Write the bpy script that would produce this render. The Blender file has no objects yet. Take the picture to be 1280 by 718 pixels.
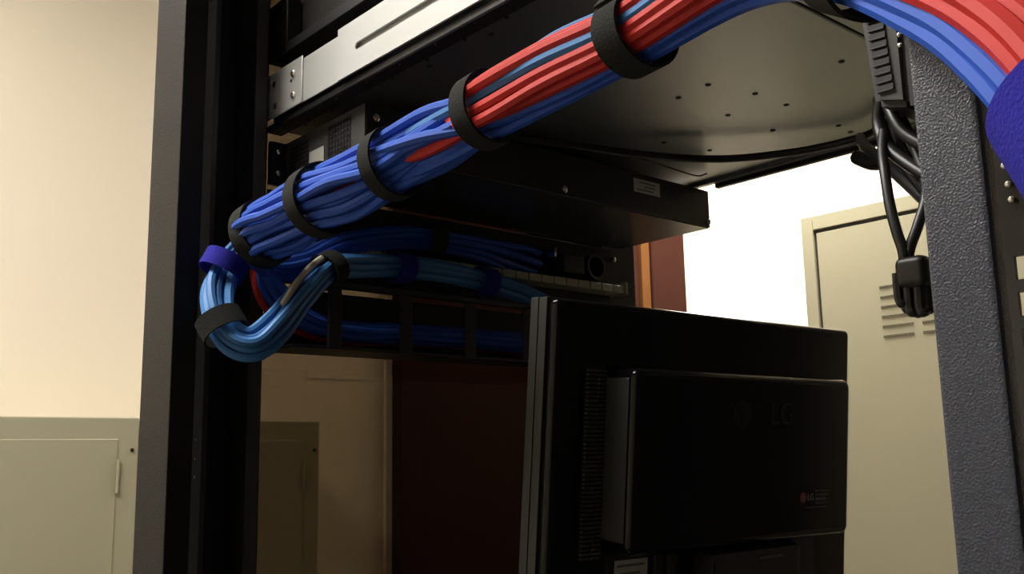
import bpy, bmesh, math, random
from math import sin, cos, pi, radians
from mathutils import Vector, Matrix

# ------------------------------------------------------------------ camera, world, exposure
ZC = 1.45                       # camera height above the floor; all z below are given relative to it
FPX = 1220.4                    # focal length in pixels of the 1280 px wide frame
HEAD, PITCH, ROLL = 0.854341, 0.171702, -0.0191477
FW = Vector((cos(HEAD)*cos(PITCH), sin(HEAD)*cos(PITCH), sin(PITCH)))
_r = Vector((sin(HEAD), -cos(HEAD), 0)); _u = _r.cross(FW)
RT = _r*cos(ROLL) + _u*sin(ROLL); UP = _u*cos(ROLL) - _r*sin(ROLL)
scene = bpy.context.scene
col = scene.collection
cam_d = bpy.data.cameras.new('camera'); cam = bpy.data.objects.new('camera', cam_d); col.objects.link(cam)
cam_d.sensor_width = 36.0; cam_d.lens = 36.0*FPX/1280.0; cam_d.clip_start = 0.02
cam.matrix_world = Matrix(((RT.x, UP.x, -FW.x, 0), (RT.y, UP.y, -FW.y, 0), (RT.z, UP.z, -FW.z, ZC), (0, 0, 0, 1)))
scene.camera = cam
world = bpy.data.worlds.new('world'); scene.world = world; world.use_nodes = True
world.node_tree.nodes['Background'].inputs[0].default_value = (0.9, 0.85, 0.75, 1)
world.node_tree.nodes['Background'].inputs[1].default_value = 0.02
scene.view_settings.view_transform = 'Standard'; scene.view_settings.look = 'None'
scene.view_settings.gamma = 1.0; scene.view_settings.use_curve_mapping = False
scene.view_settings.exposure = 0.9
LAMP = 15.0                     # emission of the ceiling light diffusers
random.seed(7)

# ------------------------------------------------------------------ helpers
def at(px, py, X=None, Y=None, Z=None):
    """point of the picture ray on a world plane (z relative to the camera)"""
    d = FW + RT*((px-640)/FPX) - UP*((py-359)/FPX)
    t = X/d.x if X is not None else (Y/d.y if Y is not None else Z/d.z)
    return d*t

MATS = {}
def mat(name, color, rough=0.5, metal=0.0, spec=0.5, bump=None, var=None, emit=None, coat=0.0):
    m = bpy.data.materials.new(name); m.use_nodes = True
    nt = m.node_tree; b = nt.nodes['Principled BSDF']
    b.inputs['Base Color'].default_value = (*color, 1)
    b.inputs['Roughness'].default_value = rough; b.inputs['Metallic'].default_value = metal
    b.inputs['Specular IOR Level'].default_value = spec
    b.inputs['Coat Weight'].default_value = coat; b.inputs['Coat Roughness'].default_value = 0.08
    tc = nt.nodes.new('ShaderNodeTexCoord')
    if var:                                              # (scale, amount) mottled colour
        n = nt.nodes.new('ShaderNodeTexNoise'); n.inputs['Scale'].default_value = var[0]; n.inputs['Detail'].default_value = 5
        nt.links.new(tc.outputs['Object'], n.inputs['Vector'])
        r = nt.nodes.new('ShaderNodeMapRange'); r.inputs['To Min'].default_value = 1-var[1]; r.inputs['To Max'].default_value = 1+var[1]
        nt.links.new(n.outputs['Fac'], r.inputs['Value'])
        mx = nt.nodes.new('ShaderNodeVectorMath'); mx.operation = 'SCALE'; mx.inputs[0].default_value = color
        nt.links.new(r.outputs['Result'], mx.inputs['Scale']); nt.links.new(mx.outputs['Vector'], b.inputs['Base Color'])
    if bump:                                             # (scale, strength, distance, kind)
        k = bump[3] if len(bump) > 3 else 'noise'
        if k == 'voronoi':
            n = nt.nodes.new('ShaderNodeTexVoronoi'); n.feature = 'SMOOTH_F1'; out = n.outputs['Distance']
        else:
            n = nt.nodes.new('ShaderNodeTexNoise'); n.inputs['Detail'].default_value = 3; out = n.outputs['Fac']
        n.inputs['Scale'].default_value = bump[0]
        nt.links.new(tc.outputs['Object'], n.inputs['Vector'])
        bp = nt.nodes.new('ShaderNodeBump'); bp.inputs['Strength'].default_value = bump[1]; bp.inputs['Distance'].default_value = bump[2]
        nt.links.new(out, bp.inputs['Height']); nt.links.new(bp.outputs['Normal'], b.inputs['Normal'])
    if emit:
        b.inputs['Emission Color'].default_value = (*emit[0], 1); b.inputs['Emission Strength'].default_value = emit[1]
    MATS[name] = m
    return m
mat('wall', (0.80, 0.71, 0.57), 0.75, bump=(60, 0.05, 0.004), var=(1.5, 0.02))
mat('wall_dark_unseen', (0.03, 0.026, 0.022), 0.7, bump=(60, 0.05, 0.004), var=(1.5, 0.05))
mat('ceiling', (0.82, 0.80, 0.74), 0.9, bump=(120, 0.15, 0.004))
mat('floor', (0.13, 0.115, 0.10), 0.5, var=(12, 0.12))
mat('locker', (0.39, 0.36, 0.245), 0.42, bump=(300, 0.04, 0.001), var=(3, 0.03))
mat('locker_dark', (0.05, 0.045, 0.035), 0.7)
mat('wood_brown', (0.040, 0.0130, 0.0085), 0.8, 0, 0.06, bump=(40, 0.08, 0.002), var=(9, 0.12))
mat('wood_orange', (0.13, 0.052, 0.015), 0.8, 0, 0.06, var=(14, 0.12))
mat('hammer', (0.042, 0.049, 0.070), 0.30, 0.0, 0.5, bump=(1250, 0.52, 0.0008), var=(1100, .6))
mat('frame_black', (0.0095, 0.0085, 0.008), 0.55, 0.0, 0.22, bump=(700, 0.5, 0.0008))
mat('inner_frame_lit', (0.060, 0.057, 0.054), 0.4, bump=(700, 0.4, 0.0008))  # same coat as the frame, its colour lightened as if light reached it
mat('recess_black', (0.008, 0.008, 0.009), 0.6)
mat('black_metal', (0.018, 0.018, 0.020), 0.36, 0.0, 0.5, bump=(420, 0.06, 0.0004))
mat('steel_under', (0.37, 0.40, 0.40), 0.30, 0.85, 0.5, bump=(35, 0.02, 0.001), var=(14, 0.07))
mat('dark_steel_under', (0.10, 0.108, 0.10), 0.26, 0.7, 0.5, var=(20, 0.1))
mat('silver', (0.62, 0.63, 0.61), 0.45, 0.15, 0.5, bump=(700, 0.03, 0.0003), var=(25, 0.03))
mat('bright_steel', (0.85, 0.85, 0.82), 0.22, 1.0)
mat('grey_panel', (0.075, 0.075, 0.073), 0.5, 0.2)
mat('device_grey', (0.060, 0.058, 0.054), 0.45, 0.2, var=(10, 0.1))
mat('plastic_gloss', (0.0035, 0.0035, 0.004), 0.14, 0, 0.22)
mat('plastic_black', (0.016, 0.016, 0.016), 0.42)
mat('plastic_bezel', (0.024, 0.024, 0.021), 0.5, 0, 0.35)
mat('plastic_reflect_grey', (0.040, 0.041, 0.039), 0.15, 0, 0.6)  # gloss black plastic with a grey reflection put into its base colour
mat('plastic_vent', (0.045, 0.045, 0.043), 0.40)
mat('vent_grey', (0.055, 0.055, 0.052), 0.35)
mat('sticker', (0.55, 0.55, 0.50), 0.6)
mat('print_grey', (0.16, 0.16, 0.15), 0.6)
mat('print_faint', (0.07, 0.07, 0.068), 0.6)
mat('print_light', (0.24, 0.24, 0.23), 0.6)
mat('print_dim', (0.0085, 0.0085, 0.0090), 0.22, 0, 0.26)
mat('logo_red', (0.24, 0.03, 0.04), 0.5)
mat('beige_plastic', (0.42, 0.40, 0.29), 0.5)
mat('strap_black', (0.020, 0.021, 0.019), 0.95, 0, 0.2, bump=(900, 0.8, 0.0008))
mat('strap_blue', (0.020, 0.018, 0.26), 0.95, 0, 0.2, bump=(900, 0.8, 0.0008))
mat('cable_blue', (0.026, 0.095, 0.50), 0.52, 0, 0.28, bump=(900, 0.12, 0.0003), var=(30, 0.10))
mat('cable_light', (0.050, 0.185, 0.46), 0.52, 0, 0.28, bump=(900, 0.12, 0.0003), var=(30, 0.08))  # lighter blue sheath; the loop's stronger lighting is also in this colour
mat('cable_sky', (0.060, 0.200, 0.42), 0.52, 0, 0.28, bump=(900, 0.12, 0.0003), var=(30, 0.08))
mat('cable_red', (0.52, 0.030, 0.026), 0.52, 0, 0.28, bump=(900, 0.12, 0.0003), var=(30, 0.08))
mat('cable_white', (0.62, 0.58, 0.48), 0.45)
mat('cord_black', (0.010, 0.010, 0.010), 0.4)
mat('wire_grey', (0.10, 0.10, 0.095), 0.4)
mat('lamp_frame', (0.8, 0.8, 0.78), 0.5)
mat('diffuser', (0.9, 0.9, 0.88), 0.6, emit=((1.0, 0.965, 0.90), LAMP))
def glass_mat():
    m = bpy.data.materials.new('tinted_glass'); m.use_nodes = True; nt = m.node_tree
    for n in list(nt.nodes): nt.nodes.remove(n)
    out = nt.nodes.new('ShaderNodeOutputMaterial'); mx = nt.nodes.new('ShaderNodeMixShader')
    tr = nt.nodes.new('ShaderNodeBsdfTransparent'); tr.inputs[0].default_value = (0.34, 0.30, 0.25, 1)
    gl = nt.nodes.new('ShaderNodeBsdfGlossy'); gl.inputs['Roughness'].default_value = 0.03
    fr = nt.nodes.new('ShaderNodeFresnel'); fr.inputs[0].default_value = 1.45
    nt.links.new(fr.outputs[0], mx.inputs[0]); nt.links.new(tr.outputs[0], mx.inputs[1]); nt.links.new(gl.outputs[0], mx.inputs[2])
    nt.links.new(mx.outputs[0], out.inputs[0]); MATS['tinted_glass'] = m
glass_mat()

def box(bm, x0, x1, y0, y1, z0, z1, bev=0.0, seg=1, M=None):
    r = bmesh.ops.create_cube(bm, size=1.0)
    vs = r['verts']
    bmesh.ops.scale(bm, verts=vs, vec=(abs(x1-x0), abs(y1-y0), abs(z1-z0)))
    bmesh.ops.translate(bm, verts=vs, vec=((x0+x1)/2, (y0+y1)/2, (z0+z1)/2))
    if bev:
        es = list({e for v in vs for e in v.link_edges})
        g = bmesh.ops.bevel(bm, geom=es, offset=bev, segments=seg, affect='EDGES', profile=0.5)
        vs = list({v for f in g['faces'] for v in f.verts} | {v for v in vs if v.is_valid})
    if M is not None: bmesh.ops.transform(bm, matrix=M, verts=[v for v in vs if v.is_valid])
    return bm
def B(*a, **k): return box(bmesh.new(), *a, **k)
def cyl(bm, p0, p1, r0, r1=None, n=16, dome=0.0):
    p0, p1 = Vector(p0), Vector(p1); d = (p1-p0).normalized()
    a = d.orthogonal().normalized(); b = d.cross(a); r1 = r0 if r1 is None else r1
    rings = [(p0, r0), (p1, r1)]
    if dome: rings += [(p1+d*dome*0.7, r1*0.72), (p1+d*dome, r1*0.3)]
    vv = [[bm.verts.new(p + (a*cos(2*pi*i/n) + b*sin(2*pi*i/n))*r) for i in range(n)] for p, r in rings]
    for q in range(len(vv)-1):
        for i in range(n): bm.faces.new((vv[q][i], vv[q][(i+1) % n], vv[q+1][(i+1) % n], vv[q+1][i]))
    bm.faces.new(vv[0][::-1]); bm.faces.new(vv[-1])
    return bm
def prism(bm, pts, d):
    """closed outline pts (Vectors) extruded by vector d"""
    d = Vector(d); a = [bm.verts.new(p) for p in pts]; b = [bm.verts.new(Vector(p)+d) for p in pts]; n = len(pts)
    bm.faces.new(a[::-1]); bm.faces.new(b)
    for i in range(n): bm.faces.new((a[i], a[(i+1) % n], b[(i+1) % n], b[i]))
    return bm
def catmull(P, per=8):
    out = []; n = len(P)
    for i in range(n-1):
        p0 = P[i-1] if i else P[0]*2-P[1]; p1, p2 = P[i], P[i+1]; p3 = P[i+2] if i+2 < n else P[-1]*2-P[-2]
        for k in range(per):
            t = k/per
            out.append(0.5*((2*p1) + (p2-p0)*t + (2*p0-5*p1+4*p2-p3)*t*t + (3*p1-p0-3*p2+p3)*t*t*t))
    out.append(P[-1].copy()); return out
def tube(bm, P, r, n=8, taper=None):
    t0 = (P[1]-P[0]).normalized(); a = t0.orthogonal().normalized(); rings = []
    for i, p in enumerate(P):
        t = (P[min(i+1, len(P)-1)]-P[max(i-1, 0)]).normalized()
        a = (a - t*a.dot(t)).normalized(); b = t.cross(a)
        rr = r if taper is None else taper(i/(len(P)-1))*r
        rings.append([bm.verts.new(p + (a*cos(2*pi*k/n) + b*sin(2*pi*k/n))*rr) for k in range(n)])
    for i in range(len(rings)-1):
        for k in range(n): bm.faces.new((rings[i][k], rings[i][(k+1) % n], rings[i+1][(k+1) % n], rings[i+1][k]))
    bm.faces.new(rings[0][::-1]); bm.faces.new(rings[-1])
    return bm
WO = {}
def finish(me, bm, smooth):
    bmesh.ops.recalc_face_normals(bm, faces=bm.faces[:]); bm.to_mesh(me); bm.free()
    if smooth:
        me.polygons.foreach_set('use_smooth', [True]*len(me.polygons)); me.set_sharp_from_angle(angle=radians(38))
def obj(name, bm, m, parent=None, smooth=True, kind=None):
    """one mesh object; vertices arrive in world x, y and camera-relative z"""
    bm.verts.ensure_lookup_table()
    for v in bm.verts: v.co.z += ZC
    if parent is not None: org = WO[parent.name]
    else:
        xs = [v.co.x for v in bm.verts]; ys = [v.co.y for v in bm.verts]; zs = [v.co.z for v in bm.verts]
        org = Vector(((min(xs)+max(xs))/2, (min(ys)+max(ys))/2, min(zs)))
    for v in bm.verts: v.co -= org
    me = bpy.data.meshes.new(name); finish(me, bm, smooth)
    me.materials.append(MATS[m]); o = bpy.data.objects.new(name, me); col.objects.link(o)
    if smooth and len(me.vertices) < 900:
        wn = o.modifiers.new('weighted_normal', 'WEIGHTED_NORMAL'); wn.keep_sharp = True; wn.weight = 80
    if parent is not None: o.parent = parent
    else: o.location = org
    WO[o.name] = org
    if kind: o['kind'] = kind
    return o
def thing(name, label, cat, loc, group=None, kind=None):
    o = bpy.data.objects.new(name, None); col.objects.link(o); o.empty_display_size = 0.05
    o.location = Vector((loc[0], loc[1], loc[2]+ZC)); WO[o.name] = o.location.copy()
    if label: o['label'] = label
    if cat: o['category'] = cat
    if group: o['group'] = group
    if kind: o['kind'] = kind
    return o
def tag(o, label, cat, group=None):
    o['label'] = label; o['category'] = cat
    if group: o['group'] = group
    return o
def text_bm(s, size, M, depth=0.0004):
    cu = bpy.data.curves.new('lettering', 'FONT'); cu.body = s; cu.size = size; cu.extrude = depth
    cu.align_x = 'CENTER'; cu.align_y = 'CENTER'
    o = bpy.data.objects.new('lettering', cu); col.objects.link(o)
    me = bpy.data.meshes.new_from_object(o.evaluated_get(bpy.context.evaluated_depsgraph_get()))
    bpy.data.objects.remove(o); bm = bmesh.new(); bm.from_mesh(me); bpy.data.meshes.remove(me)
    bmesh.ops.transform(bm, matrix=M, verts=bm.verts[:]); return bm

# ------------------------------------------------------------------ the room
FL = -ZC; CE = 1.50
YB, XR, XL, YF = 2.40, 3.20, -2.30, -1.20
obj('floor', B(XL-.1, XR+.1, YF-.1, YB+.1, FL-.1, FL), 'floor', kind='structure')
obj('ceiling', B(XL-.1, XR+.1, YF-.1, YB+.1, CE, CE+.1), 'ceiling', kind='structure')
obj('wall_back', B(XL-.1, XR+.1, YB, YB+.1, FL, CE), 'wall', kind='structure')
obj('wall_right', B(XR, XR+.1, YF-.1, YB, FL, CE), 'wall', kind='structure')
obj('wall_left', B(XL-.1, XL, YF-.1, YB, FL, CE), 'wall', kind='structure')
obj('wall_front_unseen', B(XL, XR, YF-.1, YF, FL, CE), 'wall_dark_unseen', kind='structure')  # unseen wall, set near and dark so the monitor back reflects dark
obj('trim_1', B(1.585, 1.612, YB-.012, YB, FL, CE, .004), 'wall', kind='structure')

d = thing('door_1', None, None, (2.27, YB-.03, FL), kind='structure')
obj('jamb', B(1.612, 1.690, YB-.05, YB-.001, FL, 1.08, .004), 'wood_brown', d)
obj('jamb', B(2.742, 2.935, YB-.05, YB-.001, FL, 1.08, .004), 'wood_brown', d)
obj('head', B(1.690, 2.742, YB-.05, YB-.001, 1.00, 1.08, .004), 'wood_brown', d)
obj('leaf', B(1.692, 2.690, YB-.028, YB-.001, FL, .998, .003), 'wood_brown', d)
obj('stop', B(2.694, 2.740, YB-.04, YB-.001, FL, .998, .002), 'wood_orange', d)

def ceiling_light(x, y, label, lx=.62, ly=1.24):
    t = thing('ceiling_light', label, 'ceiling light', (x, y, CE-.05))
    bm = bmesh.new()
    for a in ((x-lx/2-.03, x-lx/2, y-ly/2-.03, y+ly/2+.03), (x+lx/2, x+lx/2+.03, y-ly/2-.03, y+ly/2+.03),
              (x-lx/2, x+lx/2, y-ly/2-.03, y-ly/2), (x-lx/2, x+lx/2, y+ly/2, y+ly/2+.03)):
        box(bm, *a, CE-.05, CE-.001)
    obj('housing', bm, 'lamp_frame', t)
    obj('diffuser', B(x-lx/2, x+lx/2, y-ly/2, y+ly/2, CE-.04, CE-.02), 'diffuser', t)
ceiling_light(-.42, 1.22, 'ceiling light panel over the open floor left of the rack')
ceiling_light(2.58, 1.78, 'ceiling light panel between the rack and the tall locker')

# low cabinets along the back wall
CY = 2.10
def cabinet(x0, x1, zt, label):
    t = thing('steel_cabinet', label, 'cabinet', ((x0+x1)/2, (CY+YB)/2, FL), 'steel cabinets along the back wall')
    obj('body', B(x0, x1, CY, YB-.002, FL, zt, .004, 2), 'locker', t)
    dr = obj('door', B(x0+.045, x1-.045, CY-.003, CY-.0002, FL+.08, zt-.045, .0012), 'locker', t)
    for z in (zt-.128, FL+.35):
        bm = bmesh.new()
        for k in range(5): cyl(bm, (x1-.043, CY-.005, z+k*.014-.028), (x1-.043, CY-.005, z+k*.014-.0145), .0032 if k % 2 else .0028, n=10)
        obj('hinge', bm, 'locker', dr)
    obj('screw', cyl(bmesh.new(), (x1-.014, CY+.0005, zt-.068), (x1-.014, CY-.002, zt-.068), .004, n=12, dome=.001), 'wood_brown', t)
    return t
cabinet(-.12, .773, .096, 'beige steel cabinet against the cream wall, left of the black rack post')
cabinet(.785, 1.206, .092, 'beige steel cabinet seen through the dark glass inside the rack')
pl = tag(obj('glass_reflection_patch', B(1.335, 1.515, YB-.002, YB-.0003, .222, .262), 'wall'),  # pale patch added on the wall in place of a reflection in the glass
         'pale patch added on the wall to stand for a light reflection in the dark glass', 'reflection patch')

# tall locker by the right wall, face towards the rack
LX = 2.75
t = thing('tall_locker', 'tall beige steel locker with louvred door on the right side of the room', 'locker', (2.95, 1.25, FL))
LY0, LY1, LZ = .78, 1.721, .746
obj('body', B(LX+.012, XR-.02, LY0, LY1, FL, LZ, .002), 'locker', t)
bm = bmesh.new()
box(bm, LX, LX+.012, LY1-.043, LY1, FL, LZ, .002); box(bm, LX, LX+.012, LY0, LY0+.043, FL, LZ, .002)
box(bm, LX, LX+.012, LY0+.043, LY1-.043, LZ-.047, LZ, .002); box(bm, LX, LX+.012, LY0+.043, LY1-.043, FL, FL+.08, .002)
obj('door_frame', bm, 'locker', t)
obj('door_gap', B(LX+.0108, LX+.0118, LY0+.043, LY1-.043, FL+.08, LZ-.047), 'locker_dark', t)
dr = obj('door', B(LX+.003, LX+.0105, LY0+.052, LY1-.053, FL+.09, LZ-.058, .0015), 'locker', t)
zs = [at(1120, y, X=LX).z for y in (356, 369, 381.5, 394, 406.5, 419)]
def louver(y0, y1, z):
    bm = bmesh.new(); x = LX+.003; h = .0065; p = .0035
    pts = [Vector((x, y1, z)), Vector((x-p, y1-.004, z)), Vector((x, y1, z-h))]
    prof = [Vector((x+.001, 0, z)), Vector((x-p, 0, z-.001)), Vector((x+.001, 0, z-h))]
    a = [bm.verts.new((q.x, y0, q.z)) for q in prof]; b = [bm.verts.new((q.x, y1, q.z)) for q in prof]
    bm.faces.new(a); bm.faces.new(b[::-1])
    for i in range(3): bm.faces.new((a[i], a[(i+1) % 3], b[(i+1) % 3], b[i]))
    return bm
for y0, y1 in ((1.372, 1.468), (1.245, 1.345), (1.118, 1.218)):
    for z in zs:
        lo = obj('louver', louver(y0, y1, z), 'locker', dr, smooth=False)
        obj('louver_slit', B(LX+.0010, LX+.0032, y0, y1, z, z+.0022), 'locker_dark', dr)

# ------------------------------------------------------------------ the rack
TOP = .74
rack = thing('server_rack', 'tall black open server rack with grey textured posts and tinted glass front', 'rack', (.62, .48, FL))
def part(name, m, *a, **k): return obj(name, B(*a, **k), m, rack)
Z0 = FL+.03
# front left column
part('post', 'frame_black', .3090, .3300, .777, .842, Z0, TOP, bev=.0015, seg=2)
part('column_back', 'recess_black', .330, .412, .846, .852, Z0, TOP)
strip = part('hole_strip', 'inner_frame_lit', .3575, .3625, .8240, .846, Z0, TOP, bev=.0006)
for k in range(-1, 2):
    for dz in (0, .0159, .0318):
        p = at(246, 551, Y=.834); z = p.z - dz + k*.4445
        obj('screw', cyl(bmesh.new(), (.3577, .835, z), (.3565, .835, z), .0016, n=10, dome=.0006), 'bright_steel', strip)
part('inner_post', 'inner_frame_lit', .3920, .4045, .8105, .846, Z0, TOP, bev=.0012, seg=2)
part('mounting_flange', 'recess_black', .4045, .4145, .829, .832, Z0, TOP)
# front right column
fr = part('front_right_post', 'recess_black', .889, .929, .826, .846, Z0, TOP, bev=.001)
part('frame_rail', 'frame_black', .331, .889, .812, .846, TOP-.03, TOP); part('frame_rail', 'frame_black', .331, .889, .812, .846, Z0, Z0+.04)
# rear left column
RY0, RY1, RX = .1243, .1455, .304
part('rear_post', 'hammer', RX, RX+.0095, RY0, RY1, Z0, TOP, bev=.0022, seg=2)
part('rear_channel', 'recess_black', RX+.0095, RX+.030, RY1-.003, RY1+.001, Z0, TOP)
# perforated rear rail : square holes on rack pitch
bm = bmesh.new()
hy0, hy1 = .1500, .1595
box(bm, .409, .4115, .120, hy0, Z0, TOP); box(bm, .409, .4115, hy1, .1745, Z0, TOP)
zh = at(1274, 335, X=.41).z
hs = []; z = zh - 40*.0147
while z < zh+.008:
    hs.append(z); z += .0147
prev = Z0
for z in hs:
    if z-.0048 > prev: box(bm, .409, .4115, hy0, hy1, prev, z-.0048)
    prev = z+.0048
box(bm, .409, .4115, hy0, hy1, prev, TOP)
box(bm, .4115, .432, .1725, .1745, Z0, TOP)
rl = obj('mounting_rail', bm, 'black_metal', rack)
for q in ((1257, 208), (1262, 231), (1266, 250)):
    p = at(*q, X=.4085)
    obj('screw', cyl(bmesh.new(), p, p+Vector((-.002, 0, 0)), .0014, n=10, dome=.0006), 'bright_steel', rl)
part('rear_right_post', 'hammer', .940, .972, RY0, RY1, Z0, TOP, bev=.002)
for z0, z1 in ((TOP-.03, TOP), (Z0, Z0+.04)):
    part('frame_rail', 'frame_black', .3085, .331, RY1, .812, z0, z1); part('frame_rail', 'frame_black', .945, .970, RY1, .846, z0, z1)
    part('frame_rail', 'frame_black', .334, .940, RY0, RY1, z0, z1)
part('roof_panel', 'frame_black', .30, .972, .11, .85, TOP, TOP+.004)
for x, y in ((.32, .12), (.32, .83), (.955, .12), (.91, .83)):
    obj('foot', cyl(bmesh.new(), (x, y, FL), (x, y, Z0), .018, .012, n=16), 'black_metal', rack)
# glass front door
gd = part('door_frame', 'frame_black', .338, .440, .895, .915, Z0+.01, TOP-.01, bev=.002)
part('door_frame', 'frame_black', .950, 1.004, .895, .915, Z0+.01, TOP-.01, bev=.002)
part('door_frame', 'frame_black', .440, .950, .895, .915, TOP-.06, TOP-.01); part('door_frame', 'frame_black', .440, .950, .895, .915, Z0+.01, Z0+.07)
part('glass_pane', 'tinted_glass', .440, .950, .903, .907, Z0+.07, TOP-.06)
bm = bmesh.new(); box(bm, .312, .338, .842, .912, .50, .56)
obj('door_hinge', bm, 'frame_black', rack); part('door_hinge', 'frame_black', .312, .338, .842, .912, -.9, -.84)

# ------------------------------------------------------------------ server with the silver slide rail
S0, S1 = .312, .356
sv = thing('rack_server', 'wide steel server on a silver slide rail at the top of the rack', 'server', (.665, .48, S0))
obj('chassis', B(.430, .893, .354, .822, S0, S1, .001), 'steel_under', sv)
obj('rear_chassis', B(.430, .893, .115, .3515, S0, S1, .001), 'steel_under', sv)
obj('side_flange', B(.8945, .9035, .13, .80, S0-.004, S1, .001), 'steel_under', sv)
obj('right_rail', B(.9037, .9110, .30, .675, S0-.0085, S0+.004, .001), 'black_metal', sv)
led = obj('rail_ledge', B(.4125, .4285, .13, .826, S0-.0035, S0+.004, .0012), 'black_metal', sv)
for k in range(14): obj('rivet', cyl(bmesh.new(), (.417, .80-.048*k, S0-.003), (.417, .80-.048*k, S0-.0050), .0018, n=8), 'black_metal', led)
for k in range(14): obj('rivet', cyl(bmesh.new(), (.428, .78-.048*k, S0-.003), (.428, .78-.048*k, S0-.0048), .0014, n=8), 'black_metal', led)
# slide rail
sr = obj('rail_bracket', B(.4085, .4100, .7525, .8265, .3175, .3625, .0006), 'silver', sv)
for q in ((344, 106), (367, 92), (345, 133), (367, 119)):
    p = at(*q, X=.4085)
    obj('screw', cyl(bmesh.new(), p, p+Vector((-.0012, 0, 0)), .0034, n=16, dome=.0012), 'bright_steel', sr)
p = at(364, 101, X=.4085); obj('pin_hole', cyl(bmesh.new(), p, p+Vector((-.0004, 0, 0)), .0016, n=10), 'recess_black', sr)
obj('rail_middle', B(.4095, .4108, .690, .7520, .3175, .3595, .0004), 'silver', sv)
bm = bmesh.new(); x0, x1 = .4082, .4100
zs0, zs1, ys = .3360, .3422, .662
box(bm, x0, x1, ys, .690, .3175, .3638); box(bm, x0, x1, .13, ys, .3175, zs0); box(bm, x0, x1, .13, ys, zs1, .3638); box(bm, x0, x1, .13, .18, zs0, zs1)
for i in range(6):                                         # rounded slot end
    a0, a1 = pi/2*i/6, pi/2*(i+1)/6; r = (zs1-zs0)/2; zc = (zs0+zs1)/2
    for s in (1, -1):
        prism(bm, [Vector((x0, ys, zc+s*r)), Vector((x0, ys-r+r*sin(a0), zc+s*r*cos(a0))), Vector((x0, ys-r+r*sin(a1), zc+s*r*cos(a1)))], (x1-x0, 0, 0))
ro = obj('rail_outer', bm, 'silver', sv, smooth=False)
obj('slot_back', B(.4125, .4135, .17, .668, .332, .346), 'silver', ro)
obj('chassis_side', B(.4165, .4295, .13, .822, S0+.004, S1, .001), 'black_metal', sv)
# screws and holes on the underside
for q in ((848, 122), (944, 117), (983, 131), (910, 144), (966, 163), (1052, 77), (1048, 157), (1063, 165), (885, 106), (700, 41), (613, 42), (537, 82), (830, 178), (887, 188)):
    p = at(*q, Z=S0)
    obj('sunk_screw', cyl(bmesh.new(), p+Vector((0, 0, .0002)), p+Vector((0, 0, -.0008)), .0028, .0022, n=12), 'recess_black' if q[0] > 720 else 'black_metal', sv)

# dark unit above the server
dv = thing('rack_unit', 'dark grey flat rack unit above the silver slide rail', 'rack unit', (.66, .5, .394))
obj('chassis', B(.430, .893, .14, .800, .394, .438, .003), 'device_grey', dv)
obj('bracket', B(.4130, .4285, .792, .829, .3795, .438, .001), 'recess_black', dv)
obj('shelf_lip', B(.4135, .893, .14, .815, .3795, .3905, .001), 'recess_black', dv)

# ------------------------------------------------------------------ network switch with the white label
sw = thing('network_switch', 'short black rack box with small white label, hanging below the server', 'network device', (.664, .75, .256))
body = obj('body', B(.431, .8985, .680, .824, .2565, .3005, .0008), 'black_metal', sw)
obj('bottom_plate', B(.4325, .897, .682, .822, .2556, .2563), 'dark_steel_under', sw)
lab = obj('label', B(.7685, .8105, .6792, .6798, .2785, .2935), 'sticker', sw); lab['label'] = 'small white printed label'
bm = bmesh.new()
for i, (a, b) in enumerate(((.777, .803), (.785, .802), (.773, .800))): box(bm, a, b, .6788, .6791, .2905-.004*i-.0015, .2905-.004*i)
obj('print', bm, 'print_grey', lab)
for x, z in ((.664, .263), (.4405, .289), (.8945, .263)):
    obj('screw', cyl(bmesh.new(), (x, .680, z), (x, .6785, z), .0036, n=14, dome=.0014), 'bright_steel', sw)
obj('side_panel', B(.4298, .4308, .6805, .822, .2570, .3000), 'grey_panel', sw)
def grille(y0, y1, z0, z1, nx, nz):
    bm = bmesh.new(); dy = (y1-y0)/nx; dz = (z1-z0)/nz
    for i in range(nx):
        for k in range(nz): box(bm, .4292, .4299, y0+dy*(i+.14), y0+dy*(i+.86), z0+dz*(k+.14), z0+dz*(k+.86))
    return bm
obj('vent_grille', grille(.702, .742, .262, .2955, 8, 7), 'recess_black', sw, smooth=False)
obj('vent_grille', grille(.776, .812, .262, .2935, 7, 7), 'recess_black', sw, smooth=False)
obj('asset_sticker', B(.4288, .4291, .747, .773, .264, .2795), 'sticker', sw)
ear = obj('mounting_ear', B(.4130, .4285, .818, .8245, .2575, .2995, .0008), 'black_metal', sw)
for z in (.268, .289): obj('screw', cyl(bmesh.new(), (.4205, .818, z), (.4205, .815, z), .0030, n=12, dome=.001), 'bright_steel', ear)

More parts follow.
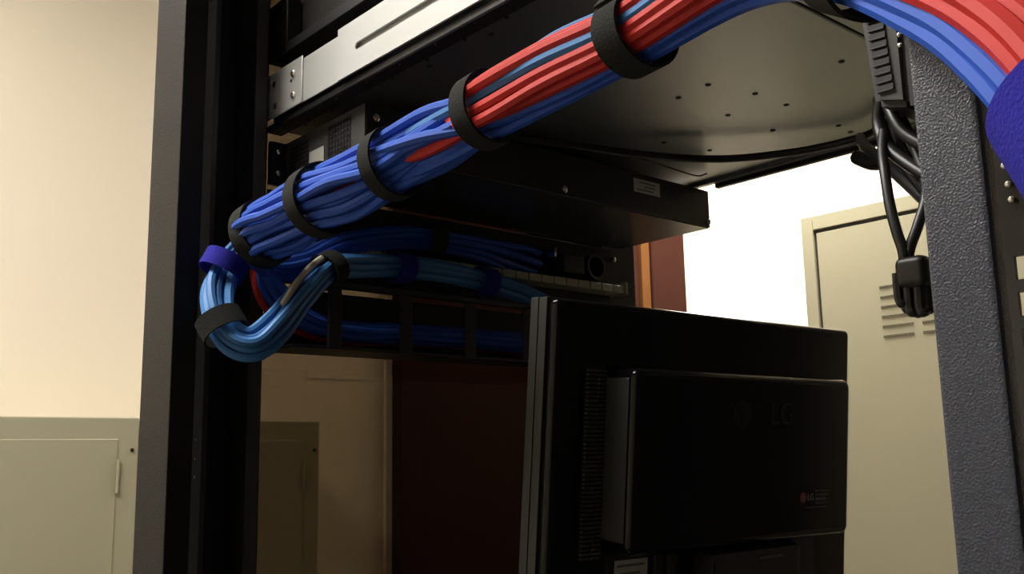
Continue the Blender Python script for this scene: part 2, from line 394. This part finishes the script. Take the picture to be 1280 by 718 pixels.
# ------------------------------------------------------------------ patch panels and cable manager
pp = thing('patch_panel', 'black patch panel with a row of beige jacks behind the monitor', 'patch panel', (.65, .83, .165))
obj('plate', B(.4135, .8885, .8235, .8258, .165, .2535, .0005), 'recess_black', pp)
for i in range(24):
    x = .866-.0195*i
    obj('jack', B(x-.0093, x+.0093, .797, .8233, .1935, .2025, .0008), 'beige_plastic', pp)
for x, z in ((.8845, .2405), (.8845, .2000), (.8845, .178)):
    obj('screw', cyl(bmesh.new(), (x, .8235, z), (x, .8195, z), .0032, n=12, dome=.0012), 'bright_steel', pp)
obj('end_tab', B(.8775, .8800, .795, .8233, .192, .207), 'beige_plastic', pp)
obj('terminal_block', B(.778, .812, .800, .8233, .210, .232, .001), 'plastic_bezel', pp)
bm = bmesh.new()
for i in range(20):
    a0, a1 = 2*pi*i/20, 2*pi*(i+1)/20; c = Vector((.832, .80, .222))
    f = lambda a, r: c+Vector((r*cos(a), 0, r*sin(a)))
    prism(bm, [f(a0, .0125), f(a1, .0125), f(a1, .0155), f(a0, .0155)], (0, .0233, 0))
obj('cable_ring', bm, 'plastic_black', pp)
obj('bracket_clip', B(.756, .7595, .792, .8233, .224, .236, .001), 'bright_steel', pp)
cm = thing('cable_manager', 'black horizontal cable manager tray below the patch panel', 'cable manager', (.65, .80, .098))
obj('tray', B(.4135, .8885, .770, .8255, .0985, .1015, .0008), 'black_metal', cm)
obj('back_plate', B(.4135, .8885, .8235, .8258, .1015, .160, .0005), 'recess_black', cm)
for i in range(6):
    x = .452+.078*i
    obj('finger', B(x-.007, x+.007, .762, .7655, .0985, .154, .001), 'recess_black', cm)
obj('front_bar', B(.4135, .8885, .762, .7655, .1545, .1595, .0008), 'black_metal', cm)

# ------------------------------------------------------------------ cable bundles
CR = .0038
def A(px, py, r, **k): return (at(px, py, **k), r)
MAIN = [A(1480, 300, .021, X=.245), A(1375, 150, .0205, X=.258), A(1290, 50, .0205, X=.268), A(1195, -18, .0205, X=.282), A(1060, -62, .0205, X=.310), A(930, -42, .020, X=.338),
        A(795, 40, .0190, X=.354), A(700, 88, .0215, X=.358), A(608, 138, .0212, X=.360), A(548, 173, .0240, X=.360), A(492, 204, .0228, X=.360),
        A(446, 229, .0272, X=.360), A(402, 250, .0258, X=.360), A(362, 272, .0282, X=.360), A(328, 293, .0258, X=.358)]
NM = len(MAIN)
EXT = {'a': [A(287, 324, .0165, Y=.752), A(271, 362, .0165, Y=.748), A(274, 400, .0160, Y=.732), A(292, 424, .0160, Y=.722), A(318, 431, .0165, Y=.712), A(346, 409, .0165, Y=.712), A(376, 370, .0150, Y=.726),
             A(410, 338, .0135, Y=.748), A(450, 334, .0140, Y=.764), A(500, 334, .0125, Y=.772), A(552, 341, .0135, Y=.780), A(606, 352, .0125, Y=.786), A(650, 366, .0130, Y=.788), A(685, 384, .0130, Y=.786)],
       'b': [A(326, 325, .0200, Y=.772), A(340, 362, .0190, Y=.782), A(374, 396, .0165, Y=.788), A(430, 414, .0140, Y=.795), A(500, 417, .0140, Y=.797), A(580, 422, .0140, Y=.798), A(660, 430, .0140, Y=.798), A(740, 436, .0140, Y=.798)],
       'c': [A(345, 326, .0180, Y=.776), A(380, 330, .0160, Y=.788), A(430, 306, .0140, Y=.796), A(500, 296, .0135, Y=.798), A(540, 300, .0130, Y=.798), A(598, 310, .0155, Y=.802), A(640, 322, .0200, Y=.812), A(664, 330, .0230, Y=.822)]}
MD = 9                                                    # stations of the main run the departing red cables share
EXT['d'] = [(MAIN[9][0]+Vector((.004, 0, .0150)), .0085), (MAIN[10][0]+Vector((.014, .004, .0200)), .0080), (MAIN[11][0]+Vector((.031, .006, .0120)), .0078)] + \
           [(MAIN[i][0]+Vector((.037, .006, .004)), .0078) for i in (12, 13)] + [(MAIN[14][0]+Vector((.038, .012, .006)), .0078)]
COUNT = {'a': 10, 'b': 12, 'c': 8}; ND = 4     # ND red cables leave over the top, behind the blue ones
def slots(n):
    best = None
    h = 2.0/math.sqrt(n)*0.95
    pts = []
    for i in range(-9, 10):
        for k in range(-9, 10):
            x = (i+.5*(k % 2)+.21)*h; y = (k*.866+.13)*h
            pts.append((math.hypot(x, y), x, y))
    pts.sort(); pts = pts[:n]; m = pts[-1][0]
    return [(x/m, y/m) for _, x, y in pts]
def frames(P):
    t = (P[1]-P[0]).normalized(); u = Vector((0, 0, 1)); u = (u-t*u.dot(t)).normalized(); out = []
    for i in range(len(P)):
        t = (P[min(i+1, len(P)-1)]-P[max(i-1, 0)]).normalized()
        u = (u-t*u.dot(t)).normalized(); v = t.cross(u)
        if v.x > 0 and i == 0: pass
        out.append((t, u, v))
    return out
PER = 8
mainP = [c for c, r in MAIN]
F0 = frames(catmull(mainP, PER))
def camdir(i):                                             # which way the visible flank of the bundle faces, in the bundle's own frame
    t, u, v = F0[i*PER]; d = -mainP[i].normalized()
    return math.atan2(d.dot(v), d.dot(u))
NB = sum(COUNT.values()); NS = NB+ND; SB = slots(NB); SL = slots(NS)
rnd = random.Random(11)
# left half of the run: cables for the front loop lie on the upper side, red ones lie inside
thB = camdir(11)
up_ang = 0.0
orderB = sorted(range(NB), key=lambda s: SB[s][0]*cos(thB-.5)+SB[s][1]*sin(thB-.5))
cab = []
k = 0
for g in 'abc':
    for _ in range(COUNT[g]): cab.append({'g': g, 'B': orderB[k], 'col': 'cable_blue'}); k += 1
reds = sorted([c for c in cab if c['g'] == 'b'], key=lambda c: math.hypot(*SB[c['B']]))[:2]
for _ in range(ND): cab.append({'g': 'd', 'B': None}); reds.append(cab[-1])
for c in reds: c['col'] = 'cable_red'
for c in cab:
    if c['g'] == 'a' and c['col'] != 'cable_red': c['col'] = 'cable_light'
for c in cab:
    pass
# right half: the visible flank from its top edge down : light blue, red, red, light blue, red, red, red, then blue
thR = camdir(7)
shell = [s for s in range(NS) if math.hypot(*SL[s]) > .70]
def rel(s):
    a = math.atan2(SL[s][1], SL[s][0])-thR
    return (a+pi) % (2*pi)-pi
sgn = 1 if math.sin(-thR) > 0 else -1                       # turning from the visible flank towards the top edge
flank = sorted([s for s in shell if abs(rel(s)) < 1.75], key=lambda s: -sgn*rel(s))
pat = ['l', 'r', 'r', 'l', 'r', 'r', 'r']
usedR = {}
rq = reds[:]; lq = [c for c in cab if c['col'] == 'cable_light']; bq = [c for c in cab if c['col'] == 'cable_blue']
for s, p in zip(flank, pat):
    c = rq.pop() if p == 'r' else (lq.pop() if p == 'l' else bq.pop())
    c['R'] = s; usedR[s] = 1
inner = sorted([s for s in range(NS) if s not in usedR and math.hypot(*SL[s]) <= .70], key=lambda s: abs(rel(s)))
for c, s in zip(rq, inner): c['R'] = s; usedR[s] = 1
for c in sorted(cab, key=lambda c: c['col'] != 'cable_light'):
    if 'R' not in c:
        if c['col'] == 'cable_light':
            s = min([s for s in range(NS) if s not in usedR], key=lambda s: math.hypot(*SL[s])); c['R'] = s; usedR[s] = 1; continue
        free = [s for s in range(NS) if s not in usedR]
        s = min(free, key=lambda s: math.hypot(SL[s][0]-SB[c['B']][0], SL[s][1]-SB[c['B']][1])); c['R'] = s; usedR[s] = 1
_P = catmull([c for c, r in MAIN+EXT['b']], PER); _k = (NM+1)*PER; _F = frames(_P)[_k]; _d = Vector((-.75, .15, -.1))-_P[_k].normalized()*.5
SHOW = (_d.dot(_F[1]), _d.dot(_F[2]))                     # the outer side of the cables that drop to the tray
for g in 'abcd':
    cs = [c for c in cab if c['g'] == g]; sl = slots(len(cs))
    # keep neighbours together: match by direction
    for c in cs:
        q = SB[c['B']] if c['B'] is not None else SL[c['R']]; q = (q[0]*cos(.8)-q[1]*sin(.8), q[0]*sin(.8)+q[1]*cos(.8))
        if c['col'] == 'cable_red' and g == 'b': s = max(sl, key=lambda s: s[0]*SHOW[0]+s[1]*SHOW[1])
        else: s = min(sl, key=lambda s: math.hypot(s[0]-q[0], s[1]-q[1]))
        sl.remove(s); c['E'] = s
LABELS = {('cable_light', 'a'): ('lighter blue network cable running from the thick bundle into the hanging front loop', 'lighter blue cables of the front loop'),
          ('cable_blue', 'b'): ('royal blue network cable diving from the thick bundle into the lower cable tray', 'blue cables into the lower tray'),
          ('cable_red', 'b'): ('red network cable on the flank of the thick blue bundle', 'red cables in the thick bundle'),
          ('cable_blue', 'c'): ('royal blue network cable fanning out under the black switch to the patch panel', 'blue cables to the patch panel')}
DENSE = {}
for g in 'abcd':
    st = (MAIN if g != 'd' else MAIN[:MD])+EXT[g]; P = catmull([c for c, r in st], PER); DENSE[g] = (P, frames(P), st)
TWIST = .8
STRAP_AT = {6, 8, 10, 12, 14}
for c in cab:
    P, F, st = DENSE[c['g']]
    colr = 'cable_blue' if c['col'] == 'cable_blue2' else c['col']
    off = []
    ph = rnd.random()*6.3
    for i, (ctr, r) in enumerate(st):
        if c['g'] == 'd' and i >= MD: q = c['E']; jit = .05
        elif i < NM:
            qR = SL[c['R']]; qB = SB[c['B']] if c['B'] is not None else qR
            ro = camdir(min(max(i, 1), 8))-thR; qR = (qR[0]*cos(ro)-qR[1]*sin(ro), qR[0]*sin(ro)+qR[1]*cos(ro))
            w = min(max((i-7.2)/3.0, 0), 1); q = (qR[0]*(1-w)+qB[0]*w, qR[1]*(1-w)+qB[1]*w)
            jit = .03 if i < 8 else (.06 if i in STRAP_AT else .17)
            tw = TWIST*max(0, i-8)/6; q = (q[0]*cos(tw)-q[1]*sin(tw), q[0]*sin(tw)+q[1]*cos(tw))
        else:
            w = min(max((i-NM+.4)/1.6, 0), 1); q = SB[c['B']]; q = (q[0]*cos(TWIST)-q[1]*sin(TWIST), q[0]*sin(TWIST)+q[1]*cos(TWIST)); q = (q[0]*(1-w)+c['E'][0]*w, q[1]*(1-w)+c['E'][1]*w); jit = .10
        q = (q[0]+rnd.uniform(-jit, jit), q[1]+rnd.uniform(-jit, jit))
        m = math.hypot(*q)
        if m > 1: q = (q[0]/m, q[1]/m)
        off.append(Vector((q[0]*(r-CR), q[1]*(r-CR), 0)))
    O = catmull(off, PER)
    pts = [P[i]+F[i][1]*O[i].x+F[i][2]*O[i].y for i in range(len(P))]
    lb, gr = LABELS[(colr, 'b' if colr == 'cable_red' else c['g'])]
    tag(obj('network_cable', tube(bmesh.new(), pts, CR, 8), colr if not (colr == 'cable_light' and c['g'] == 'a') else 'cable_light'), lb, 'cable', gr)

# straps
def strap(g, i, r, w, m, label, flap=True, frac=0.0, sq=1.0):
    P, F, st = DENSE[g]; k = int(round((i+frac)*PER)); c = P[k]; t, u, v = F[k]; bm = bmesh.new(); n = 44; th = .0016
    rings = []
    for a in range(n):
        an = 2*pi*a/n; wob = 1+.015*sin(3*an+i)
        e = u*cos(an)*sq+v*sin(an)
        rings.append([bm.verts.new(c+t*s*w/2+e*(r*wob+q)) for s, q in ((-1, 0), (-1, th), (1, th), (1, 0))])
    for a in range(n):
        b = rings[(a+1) % n]
        for j in range(4): bm.faces.new((rings[a][j], rings[a][(j+1) % 4], b[(j+1) % 4], b[j]))
    if flap:
        rr = []
        a0 = camdir(7)+1.1
        for j in range(12):
            an = a0+j*.09; q = r+th+.0004+max(0, j-7)**2*.00022
            e = u*cos(an)*sq+v*sin(an)
            rr.append([bm.verts.new(c+t*s*w*.46+e*(q+z)) for s, z in ((-1, 0), (-1, .0014), (1, .0014), (1, 0))])
        for a in range(11):
            for j in range(4): bm.faces.new((rr[a][j], rr[a][(j+1) % 4], rr[a+1][(j+1) % 4], rr[a+1][j]))
        bm.faces.new(rr[0][::-1]); bm.faces.new(rr[-1])
    return tag(obj('cable_strap', bm, m), label, 'strap', 'hook-and-loop cable straps')
strap('a', 2, .0213, .030, 'strap_blue', 'dark blue cable strap at the right edge, near the textured rack post', flap=False, frac=-1.12)
strap('a', 4, .0213, .022, 'strap_black', 'black cable strap above the vented power adapter', flap=False, frac=-.15)
strap('a', 6, .0200, .0185, 'strap_black', 'black cable strap around red and blue cables below the server, with loose tail')
strap('a', 8, .0220, .0145, 'strap_black', 'black cable strap where the red cables disappear among the blue', flap=False)
strap('a', 10, .0236, .0135, 'strap_black', 'black cable strap on the all-blue run just left of the red cables', flap=False)
strap('a', 12, .0266, .0160, 'strap_black', 'black cable strap beside the vent grille, in the middle of the blue run', flap=False)
strap('a', 14, .0266, .0150, 'strap_black', 'black cable strap where the blue bundle splits at the left post', flap=False)
strap('a', NM+0, .0176, .016, 'strap_blue', 'dark blue cable strap at the far left, on top of the hanging loop', flap=False, frac=.30)
strap('a', NM+2, .0172, .017, 'strap_black', 'black cable strap at the bottom left of the hanging loop', flap=False, frac=.25)
strap('a', NM+7, .0148, .019, 'strap_black', 'black cable strap at the upper end of the light blue loop', flap=False)
strap('a', NM+9, .0138, .021, 'strap_blue', 'dark blue cable strap left of centre on the sky blue run in the rack', flap=False)
strap('a', NM+11, .0138, .020, 'strap_blue', 'dark blue cable strap nearest the monitor on the sky blue run', flap=False)
strap('c', NM+4, .0142, .020, 'strap_black', 'black cable strap on the shadowed cables under the switch', flap=False)
# two odd cables by the loop
q = [at(404, 322, Y=.742), at(396, 327, Y=.733), at(384, 338, Y=.724), at(370, 355, Y=.716), at(358, 374, Y=.712), at(348, 388, Y=.716)]
tag(obj('network_cable', tube(bmesh.new(), catmull(q, 8), .0029, 8), 'cable_white'), 'off-white cable lying along the inside of the hanging loop', 'cable')

# black power cord under the server and thin wire
q = [at(560, 160, Z=.305), at(640, 172, Z=.302), at(700, 179, Z=.300), at(800, 193, Z=.2975), at(900, 199, Z=.297), at(1000, 189, Z=.298), at(1075, 172, Z=.300), at(1105, 158, Z=.296)]
tag(obj('black_cable', tube(bmesh.new(), catmull(q, 10), .0040, 10), 'cord_black'), 'thick black power cord curving beneath the steel server', 'cable')
q = [at(735, 183, Z=.306), at(800, 198, Z=.306), at(850, 214, Z=.306), at(872, 220, Z=.305), at(884, 217, Z=.307)]
tag(obj('thin_wire', tube(bmesh.new(), catmull(q, 8), .0009, 6), 'cord_black'), 'thin dark wire loop beside the white label box', 'wire')

# ------------------------------------------------------------------ power adapter and hanging cords
AX = .450
ad = thing('power_adapter', 'black power adapter with a column of vent slots beside the textured post', 'power adapter', (AX+.02, .225, .172))
c1, c2, c3, c4 = at(1066, -20, X=AX), at(1122, -20, X=AX), at(1137, 132, X=AX), at(1092, 132, X=AX)
bm = bmesh.new(); prism(bm, [c1, c2, c3, c4], (.045, 0, 0))
bmesh.ops.bevel(bm, geom=bm.edges[:], offset=.003, segments=2, affect='EDGES')
obj('case', bm, 'plastic_vent', ad)
for k in range(9):
    y = 17+k*10.8; x = 1083+k*1.75
    a, b = at(x, y+6, X=AX-.0004), at(x+20, y, X=AX-.0004); d = Vector((0, 0, -.0026))
    bm = bmesh.new(); prism(bm, [a, b, b+d, a+d], (-.0006, 0, 0)); obj('vent_slot', bm, 'recess_black', ad, smooth=False)
    bm = bmesh.new(); d2 = Vector((0, 0, -.0034)); prism(bm, [a+d, b+d, b+d2, a+d2], (-.0012, 0, 0)); obj('vent_lip', bm, 'plastic_vent', ad, smooth=False)
s1, s2, s3, s4 = at(1124, -20, X=AX), at(1133, -20, X=AX), at(1146, 132, X=AX), at(1138, 132, X=AX)
bm = bmesh.new(); prism(bm, [s1, s2, s3, s4], (.040, 0, 0)); sd = obj('side_cover', bm, 'plastic_bezel', ad)
for y in (21, 33, 44, 57):
    p = at(1121+y*.08, y, X=AX-.0003); obj('contact', cyl(bmesh.new(), p, p+Vector((-.001, 0, 0)), .0013, n=10, dome=.0006), 'bright_steel', sd)
def cord(pts, r, label, name='black_cable', group='hanging power cords'):
    return tag(obj(name, tube(bmesh.new(), catmull([Vector(p) for p in pts], 8), r, 10), 'cord_black'), label, 'cable', group)
X1 = .455
cord([at(1104, 165, X=.475), at(1103, 190, X=.468), at(1106, 215, X=.462), at(1112, 255, X=.458), at(1121, 290, X=.456), at(1129, 315, X=.456), at(1132, 345, X=.456)], .0027, 'black cord hanging straight down to the tied coil, left of the pair')
cord([at(1128, 150, X=.474), at(1148, 195, X=.470), at(1158, 240, X=.466), at(1148, 280, X=.461), at(1137, 312, X=.458), at(1134, 340, X=.458)], .0027, 'black cord coming from behind the post down to the tied coil')
cord([at(1075, 172, X=.70), at(1082, 184, X=.62), at(1098, 198, X=.56), at(1125, 220, X=.52), at(1160, 252, X=.49)], .0040, 'black cord slanting from the server corner behind the post')
cord([at(1071, 197, X=.56), at(1090, 204, X=.55), at(1112, 204, X=.54), at(1145, 222, X=.52), at(1175, 240, X=.50)], .0046, 'black cord with a blunt plug end pointing left below the server corner')
cord([at(1106, 105, X=.475), at(1098, 150, X=.478), at(1108, 182, X=.474), at(1135, 205, X=.470), at(1172, 228, X=.466)], .0034, 'black cord curling around the bottom of the adapter')
cord([at(1100, 122, X=.490), at(1112, 158, X=.486), at(1126, 196, X=.482), at(1160, 240, X=.478)], .0040, 'black cord dropping behind the adapter into the tangle')
cord([at(1118, 125, X=.498), at(1124, 150, X=.494), at(1136, 180, X=.490), at(1170, 215, X=.486)], .0042, 'black cord furthest behind the adapter, next to the textured post')
cord([at(1108, 126, X=.470), at(1118, 148, X=.466), at(1132, 168, X=.464), at(1165, 188, X=.462)], .0034, 'short black cord bending from the adapter behind the textured post')
# folded coil of cord with tie
ck = thing('cord_coil', 'folded and tied coil of black cord hanging beside the textured post', 'cord coil', at(1138, 392, X=.455))
cx = .455
for i, (dx, a0, top, bot) in enumerate(((0, 1121, 334, 380), (.006, 1128, 328, 387), (.001, 1134, 332, 391), (.007, 1141, 326, 392), (.002, 1147, 330, 391), (.006, 1153, 334, 388))):
    bm = bmesh.new()
    pts = [at(a0, top+8, X=cx+dx), at(a0+1, (top+bot)/2, X=cx+dx), at(a0+3, bot-6, X=cx+dx), at(a0+7, bot, X=cx+dx), at(a0+11, bot-6, X=cx+dx+.003), at(a0+10, (top+bot)/2, X=cx+dx+.004), at(a0+8, top+4, X=cx+dx+.003)]
    obj('cord_loop', tube(bm, catmull(pts, 6), .0024, 8), 'cord_black', ck)
pz = at(1140, 335, X=cx)
obj('tie', B(cx-.003, cx+.013, pz.y-.0075, pz.y+.0085, pz.z-.010, pz.z+.006, .004, 3), 'cord_black', ck)

# ------------------------------------------------------------------ monitor seen from behind, on a rack shelf
SC = .9146
PHI, TH = -.03228568, .10589456
E_ = Vector((cos(PHI), sin(PHI), 0)); N0 = Vector((sin(PHI), -cos(PHI), 0)); K = Vector((0, 0, 1))
U_ = K*cos(TH)+N0*sin(TH); N_ = N0*cos(TH)-K*sin(TH)
PM = Vector((.52605, .54854, .12380))*SC
MM = Matrix(((E_.x, U_.x, N_.x, PM.x), (E_.y, U_.y, N_.y, PM.y), (E_.z, U_.z, N_.z, PM.z), (0, 0, 0, 1)))
def mp(e, u, n): return MM @ Vector((e, u, n))
W, HH = .41*SC, .275
mo = thing('computer_monitor', 'glossy black computer monitor seen from behind, standing on the rack shelf', 'monitor', mp(W/2, -.36, .02))
def mbox(name, m, a, bev=0, seg=2, par=None, smooth=True): return obj(name, B(*a, bev=bev, seg=seg, M=MM), m, par or mo, smooth)
mbox('back_shell', 'plastic_gloss', (.0, W, -HH+.001, -.0005, -.0125, 0), .0055, 4)
mbox('middle_shell', 'plastic_bezel', (0, W, -HH, 0, -.0215, -.0125), .001)
mbox('front_bezel', 'plastic_bezel', (0, W, -HH, 0, -.031, -.0222), .001)
mbox('screen', 'plastic_gloss', (.012, W-.012, -HH+.016, -.012, -.0315, -.0311))
HD = .0335; hl, hr, ht, hb = .0500, W-.0490, -.0485, -.184
hump = mbox('electronics_housing', 'plastic_gloss', (hl, hr, hb, ht, -.004, HD), .0075, 5)
n = 44
for i in range(n):
    u = ht-.002-(ht-hb+.004)*(i+.5)/n
    mbox('vent_rib', 'vent_grey', (.0300, .0488, u-.0009, u+.0009, .0, .0032), 0, par=mo, smooth=False)
mbox('vent_recess', 'recess_black', (.0295, .0492, hb-.004, ht, -.001, .0006))
bm = bmesh.new()
for i in range(n):
    u = ht-.002-(ht-hb+.004)*(i+.5)/n; cyl(bm, mp(.0400, u, .0030), mp(.0400, u, .0038), .0006, n=6)
obj('rib_catch', bm, 'bright_steel', mo)
mbox('side_cover_plate', 'plastic_reflect_grey', (hl-.0009, hl+.0002, hb+.009, ht-.008, .002, HD-.008), .0004, 1)
# emblems
def disc(e, u, n, r, m, par, name, h=.0004, seg=28):
    return obj(name, cyl(bmesh.new(), mp(e, u, n), mp(e, u, n+h), r, n=seg), m, par)
def textM(e, u, n): return MM @ Matrix.Translation((e, u, n))
lg = disc(.186*SC, -.0870*SC-.001, HD, .0118, 'print_dim', hump, 'emblem')
bm = bmesh.new(); eL, uL = .186*SC, -.0870*SC-.001
box(bm, eL-.0016, eL+.0004, uL-.0055, uL+.0050, HD+.0004, HD+.0007, M=MM); box(bm, eL-.0016, eL+.0040, uL-.0055, uL-.0038, HD+.0004, HD+.0007, M=MM)
cyl(bm, mp(eL-.0050, uL+.0036, HD+.0004), mp(eL-.0050, uL+.0036, HD+.0007), .0014, n=12)
obj('emblem_mark', bm, 'plastic_gloss', hump)
bm = text_bm('LG', .026, textM(.243*SC, -.0870*SC-.001, HD+.0002)); obj('lettering', bm, 'print_dim', hump, smooth=False)
e0, u0 = .2785*SC, -.1635*SC
disc(e0, u0, HD, .0042, 'logo_red', hump, 'emblem')
bm = bmesh.new()
box(bm, e0-.0006, e0+.0001, u0-.0018, u0+.0016, HD+.0005, HD+.0007, M=MM); box(bm, e0-.0006, e0+.0012, u0-.0018, u0-.0012, HD+.0005, HD+.0007, M=MM)
cyl(bm, mp(e0-.0018, u0+.0012, HD+.0005), mp(e0-.0018, u0+.0012, HD+.0007), .0005, n=8)
obj('emblem_mark', bm, 'print_light', hump)
obj('lettering', text_bm('LG', .0078, textM(e0+.0105, u0-.0002, HD+.0002)), 'print_light', hump, smooth=False)
bm = bmesh.new()
for j, (a, b, h) in enumerate(((.0175, .0215, .0005), (.0235, .0365, .0005), (.0175, .0365, .0009), (.0175, .0330, .0011), (.0175, .0352, .0006), (.0020, .0350, .0004))):
    u = u0+.0050-(0 if j == 0 else (j-1)*.0034)
    box(bm, e0+a, e0+b, u-h, u+h, HD+.0001, HD+.0003, M=MM)
obj('small_print', bm, 'print_faint', hump)
# lower back: stand, connector recess, stickers
mbox('connector_recess', 'recess_black', (.055, W-.055, -.246, -.188, -.001, .0015), .0006, 1)
st = mbox('spec_sticker', 'sticker', (.0655, .101, -.232, -.1925, .0016, .0020))
bm = bmesh.new()
for j in range(5): box(bm, .068+.003*(j % 2), .097-.004*(j % 3), -.1975-.006*j, -.1957-.006*j, .0021, .0023, M=MM)
obj('print', bm, 'print_grey', st)
mbox('connector', 'plastic_bezel', (.118, .126, -.222, -.190, .0016, .010), .001)
mbox('connector', 'plastic_black', (.105, .116, -.222, -.190, .0016, .006), .001)
bm = bmesh.new(); tube(bm, [mp(.176, -.186, .012), mp(.181, -.200, .016), mp(.190, -.225, .022), mp(.196, -.25, .026)], .0022, 8); obj('video_cable_end', bm, 'plastic_bezel', mo)
mbox('stand_label', 'print_faint', (.205, .236, -.1975, -.1955, .028, .0284))
mbox('connector', 'strap_blue', (.255, .275, -.212, -.189, .0016, .012), .002)
neck = mbox('stand_neck', 'recess_black', (W/2-.04, W/2+.075, -.345, -.189, .004, .0275), .004)
zb = mp(W/2, -.36, .0).z
pc = mp(W/2, -.345, .01)
bm = bmesh.new(); cyl(bm, (pc.x, pc.y, zb), (pc.x, pc.y, zb+.018), .115, .10, n=40); obj('stand_base', bm, 'plastic_gloss', mo)
sh = thing('rack_shelf', 'black rack shelf carrying the monitor below the picture', 'shelf', (.65, .5, zb-.02))
obj('tray', B(.4135, .8885, .30, .826, zb-.02, zb-.0002, .001), 'black_metal', sh)
obj('bracket', B(.4115, .4133, .14, .826, zb-.03, zb+.02), 'black_metal', sh); obj('bracket', B(.8887, .8905, .30, .826, zb-.03, zb+.02), 'black_metal', sh)
